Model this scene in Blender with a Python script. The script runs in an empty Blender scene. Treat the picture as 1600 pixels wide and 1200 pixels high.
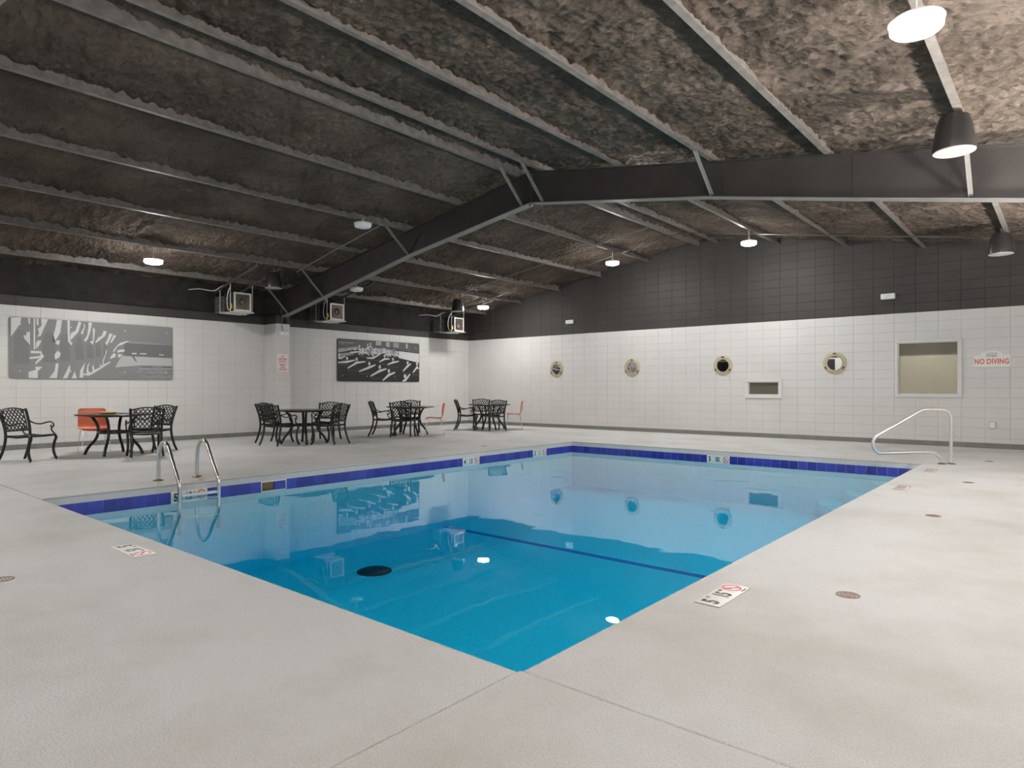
import bpy, bmesh, math, random
from mathutils import Vector, Matrix, noise

# ------------------------------------------------------------------ camera, world, exposure
SC = bpy.context.scene
COL = SC.collection
random.seed(7)
CAMX, CAMH, FPX = 15.845, 1.22, 1030.0
YAW = math.radians(40.186)
cam_d = bpy.data.cameras.new('camera'); cam = bpy.data.objects.new('camera', cam_d); COL.objects.link(cam)
cam_d.sensor_width = 36.0; cam_d.lens = 36.0*FPX/1600.0
cam_d.shift_y = 6.0/1600.0; cam_d.clip_start = 0.05; cam_d.clip_end = 200
cam.location = (CAMX, 0, CAMH); cam.rotation_euler = (math.radians(90), 0, YAW)
SC.camera = cam
w = bpy.data.worlds.new('world'); SC.world = w; SKY = 1.2; w.use_nodes = True
w.node_tree.nodes['Background'].inputs[0].default_value = (.86, .94, 1.0, 1)   # overcast daylight outside the windows
w.node_tree.nodes['Background'].inputs[1].default_value = SKY
SC.view_settings.view_transform = 'Standard'; SC.view_settings.look = 'None'
SC.view_settings.gamma = 1.0; SC.view_settings.use_curve_mapping = False
SC.view_settings.exposure = 0.05
LAMP_L = 265.0          # radiance of every lit lamp lens
ADDED_UP_L = 2300.0           # radiance of the unseen uplights added to brighten the right-hand ceiling

# ------------------------------------------------------------------ key dimensions (metres)
YB, YF0, XW = 16.43, -5.6, 17.30        # end wall, wall behind the camera, far side wall
XRG, ZRG, SL = 8.65, 5.00, 0.1667       # ridge
BL, BH = 0.4064, 0.2032                 # block module
ZP = 14*BH                              # paint line
PX0, PX1, PY0, PY1 = 7.21, 14.03, 2.20, 12.34   # pool
ZW = -0.168                             # water level
def pb(x): return ZRG - SL*abs(x-XRG)   # underside of purlins

# ------------------------------------------------------------------ materials
def mat(name, col, rough=.5, metal=0., spec=.5, var=0., vscale=3., bump=0., bscale=60., emit=None, estr=0., coat=0., col2=None, detail=4., stretch=None):
    m = bpy.data.materials.new(name); m.use_nodes = True
    nt = m.node_tree; b = nt.nodes['Principled BSDF']
    b.inputs['Base Color'].default_value = (*col, 1); b.inputs['Roughness'].default_value = rough
    b.inputs['Metallic'].default_value = metal; b.inputs['Specular IOR Level'].default_value = spec
    b.inputs['Coat Weight'].default_value = coat
    if emit:
        b.inputs['Emission Color'].default_value = (*emit, 1); b.inputs['Emission Strength'].default_value = estr
    tc = None
    if var > 0 or bump > 0:
        tc = nt.nodes.new('ShaderNodeTexCoord'); mp = nt.nodes.new('ShaderNodeMapping')
        geo = nt.nodes.new('ShaderNodeNewGeometry')
        nt.links.new(geo.outputs['Position'], mp.inputs['Vector'])
        if stretch: mp.inputs['Scale'].default_value = stretch
    if var > 0:
        n = nt.nodes.new('ShaderNodeTexNoise'); n.inputs['Scale'].default_value = vscale; n.inputs['Detail'].default_value = detail
        nt.links.new(mp.outputs[0], n.inputs['Vector'])
        r = nt.nodes.new('ShaderNodeValToRGB')
        c2 = col2 or tuple(max(0, c*(1-var)) for c in col)
        r.color_ramp.elements[0].position = .36; r.color_ramp.elements[1].position = .62
        r.color_ramp.elements[0].color = (*c2, 1); r.color_ramp.elements[1].color = (*col, 1)
        nt.links.new(n.outputs[0], r.inputs[0]); nt.links.new(r.outputs[0], b.inputs['Base Color'])
    if bump > 0:
        n2 = nt.nodes.new('ShaderNodeTexNoise'); n2.inputs['Scale'].default_value = bscale; n2.inputs['Detail'].default_value = 5
        nt.links.new(mp.outputs[0], n2.inputs['Vector'])
        bp = nt.nodes.new('ShaderNodeBump'); bp.inputs['Strength'].default_value = bump; bp.inputs['Distance'].default_value = .02
        nt.links.new(n2.outputs[0], bp.inputs['Height']); nt.links.new(bp.outputs[0], b.inputs['Normal'])
    return m

M = {}
M['white_block'] = mat('white_painted_block', (.665, .65, .625), .55, var=.05, vscale=1.3, bump=.12, bscale=90)
M['dark_block'] = mat('charcoal_painted_block', (.038, .0325, .029), .6, var=.2, vscale=1.5, bump=.2, bscale=90)
M['white_joint'] = mat('painted_joint_white', (.56, .55, .53), .7)
M['dark_joint'] = mat('painted_joint_dark', (.035, .031, .029), .7)
M['curb'] = mat('grey_curb_paint', (.21, .205, .195), .6, var=.15, vscale=5)
M['foam'] = None
M['purlin'] = mat('brown_black_purlin_paint', (.17, .150, .134), .5, var=.35, vscale=9, bump=.05, bscale=30)
M['frame'] = mat('dark_frame_paint', (.042, .036, .033), .45, var=.2, vscale=2.5)
M['flange'] = mat('grey_flange_paint', (.20, .188, .176), .45, var=.15, vscale=4)
M['plaster'] = mat('blue_pool_plaster', (.46, .66, .79), .6, var=.10, vscale=45, detail=6)
M['line_blue'] = mat('blue_floor_line', (.02, .10, .42), .5)
M['grout'] = mat('white_grout', (.62, .63, .64), .7)
M['stain_steel'] = mat('stainless_steel', (.72, .69, .64), .22, 1., var=.12, vscale=14)
M['white_tube'] = mat('pale_brushed_tube', (.80, .78, .74), .30, .85)
M['bronze'] = mat('rusty_bronze', (.25, .14, .07), .45, .7, var=.4, vscale=40)
M['black_cast'] = mat('black_cast_aluminium', (.012, .0115, .011), .32, .2, var=.3, vscale=30)
M['foot_cap'] = mat('pale_foot_cap', (.62, .60, .56), .4)
M['orange'] = mat('coral_plastic', (.62, .155, .075), .42, var=.08, vscale=9)
M['chrome'] = mat('chrome_wire', (.8, .8, .8), .15, 1.)
M['white_pl'] = mat('white_plastic', (.78, .77, .74), .4)
M['tile_white'] = mat('ceramic_white', (.82, .79, .74), .25)
M['ink'] = mat('black_ink', (.015, .014, .014), .4)
M['red_ink'] = mat('red_ink', (.62, .035, .03), .4)
M['sign_red'] = mat('sign_red', (.60, .09, .09), .5)
M['sign_orange'] = mat('sign_orange_red', (.72, .10, .035), .5)
M['grey_ink'] = mat('grey_ink', (.16, .16, .15), .5)
M['speaker'] = mat('black_speaker_shell', (.022, .020, .019), .35)
M['grille'] = mat('pale_speaker_grille', (.36, .345, .33), .55, bump=.2, bscale=300)
M['galv'] = mat('galvanised_sheet', (.34, .35, .36), .38, .75, var=.3, vscale=12)
M['galv_light'] = mat('pale_steel_strip', (.66, .65, .62), .4, .3)
M['unit_dark'] = mat('dark_unit_panel', (.03, .03, .032), .4)
M['fan_brown'] = mat('brown_fan_steel', (.16, .12, .10), .4, .6, var=.4, vscale=20)
M['yellow'] = mat('yellow_fitting', (.62, .48, .03), .5)
M['tan'] = mat('tan_collar', (.30, .22, .10), .6)
M['strut'] = mat('dark_strut_channel', (.10, .095, .09), .45, .3)
M['wire'] = mat('grey_wire', (.22, .21, .20), .5)
M['wire_white'] = mat('white_conduit', (.72, .71, .69), .45)
M['lens_on'] = mat('lit_lens', (1, 1, 1), .5, emit=(1.0, .985, .965), estr=LAMP_L)
M['lens_added_up'] = mat('added_uplight_lens', (1, 1, 1), .5, emit=(1.0, .965, .925), estr=ADDED_UP_L)
M['lens_off'] = mat('opal_lens', (.80, .80, .80), .4)
M['lamp_body'] = mat('white_lamp_rim', (.70, .69, .67), .4)
M['beige_ring'] = mat('cream_brass_ring', (.58, .50, .34), .38, .15, var=.15, vscale=30)
M['mirror'] = mat('mirror_glass', (.80, .81, .82), .015, 1.)
M['rim_dark'] = mat('dark_bolt', (.08, .065, .04), .4, .6)
M['win_frame'] = mat('white_window_frame', (.70, .685, .66), .45)
M['yellow_dish'] = mat('yellow_dish', (.72, .46, .14), .5)
M['steel_rust'] = mat('worn_drain_grate', (.30, .25, .22), .5, .4, var=.5, vscale=60, col2=(.30, .14, .07))
M['dark'] = mat('near_black', (.012, .012, .013), .6)
M['drain_dark'] = mat('dark_drain_cover', (.008, .018, .03), .6)
M['door_dark'] = mat('dark_door_panel', (.02, .019, .019), .5, var=.2, vscale=6)
M['outlet'] = mat('grey_outlet', (.50, .50, .49), .4)
M['floor_gap'] = mat('slab_joint', (.30, .29, .26), .8)
M['tread'] = mat('white_tread', (.74, .74, .73), .35, .2)

def nd(nt, kind, **kw):
    n = nt.nodes.new(kind)
    for k, v in kw.items(): n.inputs[k.replace('_', ' ')].default_value = v
    return n

def foam_mat():
    m = bpy.data.materials.new('sprayed_foam_dark'); m.use_nodes = True; nt = m.node_tree; b = nt.nodes['Principled BSDF']
    b.inputs['Roughness'].default_value = .8; b.inputs['Specular IOR Level'].default_value = .15
    geo = nt.nodes.new('ShaderNodeNewGeometry')
    mp = nt.nodes.new('ShaderNodeMapping'); mp.inputs['Scale'].default_value = (.45, 1, .6)
    nt.links.new(geo.outputs['Position'], mp.inputs['Vector'])
    n1 = nd(nt, 'ShaderNodeTexNoise', Scale=11., Detail=7., Roughness=.7)
    nt.links.new(mp.outputs[0], n1.inputs['Vector'])
    n2 = nd(nt, 'ShaderNodeTexNoise', Scale=1.1, Detail=3.)
    nt.links.new(geo.outputs['Position'], n2.inputs['Vector'])
    r = nt.nodes.new('ShaderNodeValToRGB'); r.color_ramp.elements[0].position = .38; r.color_ramp.elements[1].position = .64
    r.color_ramp.elements[0].color = (.096, .074, .058, 1); r.color_ramp.elements[1].color = (.162, .126, .100, 1)
    nt.links.new(n2.outputs[0], r.inputs[0]); nt.links.new(r.outputs[0], b.inputs['Base Color'])
    v = nd(nt, 'ShaderNodeTexVoronoi', Scale=17.)
    nt.links.new(mp.outputs[0], v.inputs['Vector'])
    mx = nt.nodes.new('ShaderNodeMath'); mx.operation = 'MULTIPLY_ADD'; mx.inputs[1].default_value = .6
    nt.links.new(v.outputs['Distance'], mx.inputs[0]); nt.links.new(n1.outputs[0], mx.inputs[2])
    bp = nd(nt, 'ShaderNodeBump', Strength=1.0, Distance=.11)
    nt.links.new(mx.outputs[0], bp.inputs['Height']); nt.links.new(bp.outputs[0], b.inputs['Normal'])
    return m
M['foam'] = foam_mat()
M['dark_foam'] = mat('black_painted_foam', (.030, .027, .025), .8, spec=.15, var=.3, vscale=4, bump=1., bscale=22)

def deck_mat():
    m = bpy.data.materials.new('sprayed_deck_coating'); m.use_nodes = True; nt = m.node_tree; b = nt.nodes['Principled BSDF']
    b.inputs['Roughness'].default_value = .6; b.inputs['Specular IOR Level'].default_value = .35
    geo = nt.nodes.new('ShaderNodeNewGeometry')
    # worn, stained traffic patches
    n1 = nd(nt, 'ShaderNodeTexNoise', Scale=.8, Detail=6., Roughness=.6); nt.links.new(geo.outputs['Position'], n1.inputs['Vector'])
    r = nt.nodes.new('ShaderNodeValToRGB'); e = r.color_ramp.elements
    e[0].position = .30; e[0].color = (.55, .535, .495, 1); e[1].position = .58; e[1].color = (.675, .67, .66, 1)
    nt.links.new(n1.outputs[0], r.inputs[0])
    n3 = nd(nt, 'ShaderNodeTexNoise', Scale=165., Detail=3.); nt.links.new(geo.outputs['Position'], n3.inputs['Vector'])
    r3 = nt.nodes.new('ShaderNodeValToRGB'); r3.color_ramp.elements[0].position = .30; r3.color_ramp.elements[1].position = .55
    r3.color_ramp.elements[0].color = (.78, .775, .765, 1); r3.color_ramp.elements[1].color = (1, 1, 1, 1)
    nt.links.new(n3.outputs[0], r3.inputs[0])
    mx = nt.nodes.new('ShaderNodeMix'); mx.data_type = 'RGBA'; mx.blend_type = 'MULTIPLY'; mx.inputs[0].default_value = 1.
    nt.links.new(r.outputs[0], mx.inputs[6]); nt.links.new(r3.outputs[0], mx.inputs[7])
    nt.links.new(mx.outputs[2], b.inputs['Base Color'])
    n2 = nd(nt, 'ShaderNodeTexNoise', Scale=75., Detail=4.); nt.links.new(geo.outputs['Position'], n2.inputs['Vector'])
    bp = nd(nt, 'ShaderNodeBump', Strength=.8, Distance=.010)
    nt.links.new(n2.outputs[0], bp.inputs['Height']); nt.links.new(bp.outputs[0], b.inputs['Normal'])
    return m
M['deck'] = deck_mat()
M['coping'] = mat('pale_pool_edge', (.70, .71, .72), .5, var=.06, vscale=4, bump=.1, bscale=60)

def tile_mat():
    m = bpy.data.materials.new('glazed_blue_tile'); m.use_nodes = True; nt = m.node_tree; b = nt.nodes['Principled BSDF']
    b.inputs['Roughness'].default_value = .12
    oi = nt.nodes.new('ShaderNodeObjectInfo'); r = nt.nodes.new('ShaderNodeValToRGB')
    r.color_ramp.elements[0].color = (.030, .038, .27, 1); r.color_ramp.elements[1].color = (.052, .066, .40, 1)
    nt.links.new(oi.outputs['Random'], r.inputs[0]); nt.links.new(r.outputs[0], b.inputs['Base Color'])
    return m
M['tile'] = tile_mat()

def water_mat():
    m = bpy.data.materials.new('pool_water'); m.use_nodes = True; nt = m.node_tree; nt.nodes.clear()
    out = nt.nodes.new('ShaderNodeOutputMaterial')
    tr = nt.nodes.new('ShaderNodeBsdfTransparent'); tr.inputs[0].default_value = (.97, .985, .99, 1)
    gl = nt.nodes.new('ShaderNodeBsdfGlossy'); gl.inputs['Roughness'].default_value = 0.0; gl.inputs[0].default_value = (1, 1, 1, 1)
    geo = nt.nodes.new('ShaderNodeNewGeometry')
    io = nt.nodes.new('ShaderNodeMix'); io.data_type = 'FLOAT'; io.inputs[2].default_value = 1.33; io.inputs[3].default_value = 1/1.33
    nt.links.new(geo.outputs['Backfacing'], io.inputs[0])
    fr = nt.nodes.new('ShaderNodeFresnel'); nt.links.new(io.outputs[0], fr.inputs[0])
    n = nd(nt, 'ShaderNodeTexNoise', Scale=1.6, Detail=2.); nt.links.new(geo.outputs['Position'], n.inputs['Vector'])
    bp = nd(nt, 'ShaderNodeBump', Strength=.06, Distance=.03); nt.links.new(n.outputs[0], bp.inputs['Height'])
    nt.links.new(bp.outputs[0], gl.inputs['Normal'])
    mx = nt.nodes.new('ShaderNodeMixShader'); nt.links.new(fr.outputs[0], mx.inputs[0])
    nt.links.new(tr.outputs[0], mx.inputs[1]); nt.links.new(gl.outputs[0], mx.inputs[2]); nt.links.new(mx.outputs[0], out.inputs['Surface'])
    va = nt.nodes.new('ShaderNodeVolumeAbsorption'); va.inputs[0].default_value = (.10, .93, .99, 1); va.inputs['Density'].default_value = 1.0
    nt.links.new(va.outputs[0], out.inputs['Volume'])
    return m
M['water'] = water_mat()

def film_mat():
    # dark tinted, strongly reflecting window glass
    m = bpy.data.materials.new('tinted_reflective_pane'); m.use_nodes = True; nt = m.node_tree; nt.nodes.clear()
    out = nt.nodes.new('ShaderNodeOutputMaterial'); mx = nt.nodes.new('ShaderNodeMixShader'); mx.inputs[0].default_value = .55
    d = nt.nodes.new('ShaderNodeBsdfDiffuse'); d.inputs[0].default_value = (.27, .255, .195, 1)
    g = nt.nodes.new('ShaderNodeBsdfGlossy'); g.inputs[0].default_value = (.62, .60, .47, 1); g.inputs['Roughness'].default_value = .03
    nt.links.new(d.outputs[0], mx.inputs[1]); nt.links.new(g.outputs[0], mx.inputs[2]); nt.links.new(mx.outputs[0], out.inputs['Surface'])
    return m
M['film'] = film_mat()

def glass_mat():
    m = bpy.data.materials.new('clear_window_glass'); m.use_nodes = True; nt = m.node_tree; nt.nodes.clear()
    out = nt.nodes.new('ShaderNodeOutputMaterial'); mx = nt.nodes.new('ShaderNodeMixShader'); mx.inputs[0].default_value = .08
    tr = nt.nodes.new('ShaderNodeBsdfTransparent'); g = nt.nodes.new('ShaderNodeBsdfGlossy'); g.inputs['Roughness'].default_value = .0
    nt.links.new(tr.outputs[0], mx.inputs[1]); nt.links.new(g.outputs[0], mx.inputs[2]); nt.links.new(mx.outputs[0], out.inputs['Surface'])
    return m
M['clear_glass'] = glass_mat()

def print_mat(name, sheen):
    m = bpy.data.materials.new(name); m.use_nodes = True; nt = m.node_tree; b = nt.nodes['Principled BSDF']
    at = nt.nodes.new('ShaderNodeAttribute'); at.attribute_name = 'tone'
    nt.links.new(at.outputs['Color'], b.inputs['Base Color']); b.inputs['Roughness'].default_value = sheen
    return m
M['print'] = print_mat('photo_print_semi_gloss', .3)

# ------------------------------------------------------------------ mesh builder
class MB:
    def __init__(self): self.v = []; self.f = []
    def add(self, vs, fs):
        o = len(self.v); self.v += [tuple(p) for p in vs]; self.f += [tuple(i+o for i in f) for f in fs]; return self
    def box(self, a, b, ch=0.):
        x0, y0, z0 = a; x1, y1, z1 = b
        if ch <= 0:
            vs = [(x, y, z) for x in (x0, x1) for y in (y0, y1) for z in (z0, z1)]
            return self.add(vs, [(0, 1, 3, 2), (4, 6, 7, 5), (0, 4, 5, 1), (2, 3, 7, 6), (0, 2, 6, 4), (1, 5, 7, 3)])
        bm = bmesh.new(); bmesh.ops.create_cube(bm, size=1)
        for q in bm.verts: q.co = Vector((x0+(q.co.x+.5)*(x1-x0), y0+(q.co.y+.5)*(y1-y0), z0+(q.co.z+.5)*(z1-z0)))
        bmesh.ops.bevel(bm, geom=list(bm.edges), offset=ch, segments=1, affect='EDGES')
        bm.verts.index_update(); self.add([q.co[:] for q in bm.verts], [[q.index for q in f.verts] for f in bm.faces]); bm.free(); return self
    def obox(self, p, ax, ay, az):   # oriented box: centre + three half-axis vectors
        p, ax, ay, az = map(Vector, (p, ax, ay, az))
        vs = [p+ax*i+ay*j+az*k for i in (-1, 1) for j in (-1, 1) for k in (-1, 1)]
        return self.add(vs, [(0, 1, 3, 2), (4, 6, 7, 5), (0, 4, 5, 1), (2, 3, 7, 6), (0, 2, 6, 4), (1, 5, 7, 3)])
    def bar(self, p, q, wd, th, up=(0, 0, 1)):  # rectangular bar from p to q
        p, q, up = Vector(p), Vector(q), Vector(up); d = (q-p).normalized()
        s = d.cross(up);  s = s.normalized() if s.length > 1e-4 else Vector((1, 0, 0)); u = s.cross(d)
        return self.obox((p+q)/2, (q-p)/2, s*wd/2, u*th/2)
    def tube(self, pts, r, n=8, cap=True, flat=None):
        pts = [Vector(p) for p in pts]; k = len(pts); rs = r if isinstance(r, (list, tuple)) else [r]*k
        t0 = (pts[1]-pts[0]).normalized(); ref = Vector((0, 0, 1)) if abs(t0.z) < .9 else Vector((1, 0, 0))
        nrm = t0.cross(ref).normalized(); o = len(self.v)
        for i in range(k):
            t = ((pts[i+1]-pts[i]) if i == 0 else (pts[i]-pts[i-1]) if i == k-1 else (pts[i+1]-pts[i]).normalized()+(pts[i]-pts[i-1]).normalized()).normalized()
            nrm = (nrm-t*nrm.dot(t)).normalized(); bn = t.cross(nrm)
            for j in range(n):
                a = 2*math.pi*j/n; self.v.append(tuple(pts[i]+(nrm*math.cos(a)+bn*math.sin(a)*(flat or 1))*rs[i]))
        for i in range(k-1):
            for j in range(n): self.f.append((o+i*n+j, o+i*n+(j+1) % n, o+(i+1)*n+(j+1) % n, o+(i+1)*n+j))
        if cap: self.f.append(tuple(o+j for j in range(n-1, -1, -1))); self.f.append(tuple(o+(k-1)*n+j for j in range(n)))
        return self
    def lathe(self, prof, c=(0, 0, 0), n=24, axis='z'):
        o = len(self.v)
        for r, h in prof:
            for j in range(n):
                a = 2*math.pi*j/n; p = (r*math.cos(a), r*math.sin(a), h)
                if axis == 'x': p = (h, p[0], p[1])
                if axis == 'y': p = (p[0], h, p[1])
                self.v.append((c[0]+p[0], c[1]+p[1], c[2]+p[2]))
        for i in range(len(prof)-1):
            for j in range(n): self.f.append((o+i*n+j, o+i*n+(j+1) % n, o+(i+1)*n+(j+1) % n, o+(i+1)*n+j))
        if prof[0][0] > 1e-6: self.f.append(tuple(o+j for j in range(n-1, -1, -1)))
        if prof[-1][0] > 1e-6: self.f.append(tuple(o+(len(prof)-1)*n+j for j in range(n)))
        return self
    def ring(self, prof, c=(0, 0, 0), n=32, axis='z'):   # closed profile revolved
        o = len(self.v); k = len(prof)
        for r, h in prof:
            for j in range(n):
                a = 2*math.pi*j/n; p = (r*math.cos(a), r*math.sin(a), h)
                if axis == 'x': p = (h, p[0], p[1])
                if axis == 'y': p = (p[0], h, p[1])
                self.v.append((c[0]+p[0], c[1]+p[1], c[2]+p[2]))
        for i in range(k):
            for j in range(n): self.f.append((o+i*n+j, o+i*n+(j+1) % n, o+((i+1) % k)*n+(j+1) % n, o+((i+1) % k)*n+j))
        return self
    def prism(self, poly, ex):       # planar polygon of 3-D points extruded by ex
        ex = Vector(ex); n = len(poly); a = [Vector(p) for p in poly]
        return self.add(a+[p+ex for p in a], [tuple(range(n-1, -1, -1)), tuple(range(n, 2*n))]+[(i, (i+1) % n, n+(i+1) % n, n+i) for i in range(n)])
    def mesh(self, name, material, smooth=None):
        me = bpy.data.meshes.new(name); me.from_pydata(self.v, [], self.f); me.update()
        bm = bmesh.new(); bm.from_mesh(me); bmesh.ops.recalc_face_normals(bm, faces=bm.faces); bm.to_mesh(me); bm.free()
        if material: me.materials.append(material)
        if smooth:
            me.polygons.foreach_set('use_smooth', [True]*len(me.polygons)); me.set_sharp_from_angle(angle=math.radians(smooth))
        return me

def obj(name, m, material=None, parent=None, smooth=None, loc=None, rot=None):
    me = m.mesh(name, material, smooth) if isinstance(m, MB) else m
    o = bpy.data.objects.new(name, me); COL.objects.link(o)
    if parent: o.parent = parent
    if loc: o.location = loc
    if rot: o.rotation_euler = rot
    return o
def tag(o, label, cat, group=None, kind=None):
    o['label'] = label; o['category'] = cat
    if group: o['group'] = group
    if kind: o['kind'] = kind
    return o
def thing(name, label, cat, loc=(0, 0, 0), rz=0., group=None, kind=None):
    o = bpy.data.objects.new(name, None); COL.objects.link(o); o.location = loc; o.rotation_euler = (0, 0, rz); o.empty_display_size = .1
    return tag(o, label, cat, group, kind)
def struct(o): o['kind'] = 'structure'; return o
def dup(root, loc, rz, label=None):
    r = root.copy(); COL.objects.link(r); r.location = loc; r.rotation_euler = (0, 0, rz)
    if label: r['label'] = label
    for ch in list(root.children):
        c = ch.copy(); COL.objects.link(c); c.parent = r
        for g in list(ch.children):
            d = g.copy(); COL.objects.link(d); d.parent = c
    return r
def text_mesh(s, size, depth=.0006, bold=.0, spacing=1.0, align='CENTER'):
    cu = bpy.data.curves.new('lettering', 'FONT'); cu.body = s; cu.size = size; cu.align_x = align; cu.align_y = 'CENTER'
    cu.extrude = depth; cu.offset = bold; cu.space_character = spacing; cu.resolution_u = 3
    t = bpy.data.objects.new('lettering', cu); COL.objects.link(t); bpy.context.view_layer.update()
    me = bpy.data.meshes.new_from_object(t.evaluated_get(bpy.context.evaluated_depsgraph_get()))
    bpy.data.objects.remove(t); bpy.data.curves.remove(cu); return me
def lettering(s, size, material, parent, loc, rot, bold=.0, sx=1., name='lettering', spacing=1.):
    me = text_mesh(s, size, bold=bold, spacing=spacing); me.materials.clear(); me.materials.append(material)
    o = obj(name, me, None, parent, loc=loc, rot=rot); o.scale = (sx, 1, 1); return o
def smooth_path(pts, sub=4):
    P = [Vector(p) for p in pts]; out = []
    for i in range(len(P)-1):
        p0, p1, p2, p3 = P[max(i-1, 0)], P[i], P[i+1], P[min(i+2, len(P)-1)]
        for s in range(sub):
            t = s/sub
            out.append(.5*((2*p1)+(p2-p0)*t+(2*p0-5*p1+4*p2-p3)*t*t+(3*p1-p0-3*p2+p3)*t**3))
    out.append(P[-1]); return out

# ------------------------------------------------------------------ walls of block
def minus(rects, holes):
    for (h0, h1, g0, g1) in holes:
        out = []
        for (a, b, c, d) in rects:
            if h0 >= b or h1 <= a or g0 >= d or g1 <= c: out.append((a, b, c, d)); continue
            if h0 > a: out.append((a, h0, c, d))
            if h1 < b: out.append((h1, b, c, d))
            m0, m1 = max(a, h0), min(b, h1)
            if g0 > c: out.append((m0, m1, c, g0))
            if g1 < d: out.append((m0, m1, g1, d))
        rects = out
    return rects
def block_mb(mb, mp, a, b, c, d, g=.002, ch=.0035):
    a, b, c, d = a+g, b-g, c+g, d-g
    if b-a < .012 or d-c < .012: return
    ring = lambda e, dep: [mp(a+e, c+e, dep), mp(b-e, c+e, dep), mp(b-e, d-e, dep), mp(a+e, d-e, dep)]
    vs = ring(ch, 0)+ring(0, -ch)+ring(0, -.03)
    fs = [(0, 1, 2, 3)]
    for k in (0, 4): fs += [(k+i, k+4+i, k+4+(i+1) % 4, k+(i+1) % 4) for i in range(4)]
    mb.add(vs, fs)
fwd = Vector((-math.sin(YAW), math.cos(YAW), 0)); rgt = Vector((math.cos(YAW), math.sin(YAW), 0)); EYE = Vector((CAMX, 0, CAMH))
def size_seen(p, n):
    v = p-EYE; z = v.dot(fwd)
    if z < .3: return 0
    u = 800+FPX*v.dot(rgt)/z; t = 606-FPX*v.z/z
    if u < -25 or u > 1625 or t < -10: return 0
    return abs(v.normalized().dot(n))/(z*z)
def block_wall(wall, mp, nrm, u0, u1, joint, top_of, holes):
    cells = []
    k0 = math.floor((u0-joint)/BL); rows = 26
    for r in range(rows):
        z0, z1 = r*BH, (r+1)*BH
        for k in range(k0, k0+int((u1-u0)/BL)+3):
            a, b = max(u0, joint+k*BL), min(u1, joint+(k+1)*BL)
            if b-a < .02 or z0 > top_of((a+b)/2): continue
            for (p, q, s, t) in minus([(a, b, z0, z1)], holes):
                cells.append((size_seen(Vector(mp((p+q)/2, (s+t)/2, 0)), nrm)*(q-p)*(t-s), p, q, s, t, r))
    cells.sort(reverse=True)
    cache = {}
    rest = {0: MB(), 1: MB()}
    for i, (sc_, p, q, s, t, r) in enumerate(cells):
        dk = 1 if s >= ZP-.01 else 0
        if i < 300 and sc_ > 0:
            key = (round(q-p, 3), round(t-s, 3), dk)
            if key not in cache:
                mb = MB(); c0 = Vector(mp((p+q)/2, (s+t)/2, 0))
                block_mb(mb, lambda u, z, d: Vector(mp(u, z, d))-c0, p, q, s, t)
                if not mb.v: continue
                cache[key] = mb.mesh('block', M['dark_block' if dk else 'white_block'])
            obj('block', cache[key], None, wall, loc=mp((p+q)/2, (s+t)/2, 0))
        else: block_mb(rest[dk], mp, p, q, s, t)
    for dk in (0, 1):
        if rest[dk].v:
            o = obj('block_field', rest[dk], M['dark_block' if dk else 'white_block'], wall); o['kind'] = 'stuff'
def core(name, mp, rects, depth, material, parent=None):
    mb = MB()
    for (a, b, c, d) in rects:
        p, q = Vector(mp(a, c, -.005)), Vector(mp(b, d, -depth))
        mb.box([min(p[i], q[i]) for i in range(3)], [max(p[i], q[i]) for i in range(3)])
    return obj(name, mb, material, parent)

# left wall (x = 0)
mpL = lambda u, z, d: (d, u, z)
wl = struct(core('wall_left', mpL, [(YF0-.2, YB+.2, 0, ZP)], .2, M['white_joint']))
core('upper_wall', mpL, [(YF0-.2, YB+.2, ZP, 4.0)], .2, M['dark_joint'], wl)
block_wall(wl, mpL, Vector((1, 0, 0)), YF0, YB, 3.616, lambda u: ZP+.1, [])
# end wall (y = YB) with openings for two windows and four portholes
PORT = [3.776, 6.419, 9.065, 11.72]; PZ = 1.79
W1, W2 = (9.63, 10.54, .966, 1.444), (12.94, 14.155, 1.022, 2.256)
HOLES = [(x-.165, x+.165, PZ-.165, PZ+.165) for x in PORT]+[(W1[0]+.03, W1[1]-.03, W1[2]+.03, W1[3]-.03), (W2[0]+.03, W2[1]-.03, W2[2]+.03, W2[3]-.03)]
mpB = lambda u, z, d: (u, YB-d, z)
wb = struct(core('wall_back', mpB, minus([(-.004, XW+.2, 0, ZP)], HOLES), .2, M['white_joint']))
obj('upper_wall', MB().prism([(-.004, YB+.005, ZP), (XW+.2, YB+.005, ZP), (XW+.2, YB+.005, pb(XW+.2)+.27), (XRG, YB+.005, ZRG+.27), (-.004, YB+.005, pb(0)+.27)], (0, .195, 0)), M['dark_joint'], wb)
block_wall(wb, mpB, Vector((0, -1, 0)), 0, XW, 10.892, lambda u: pb(u)+.12, HOLES)
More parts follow.
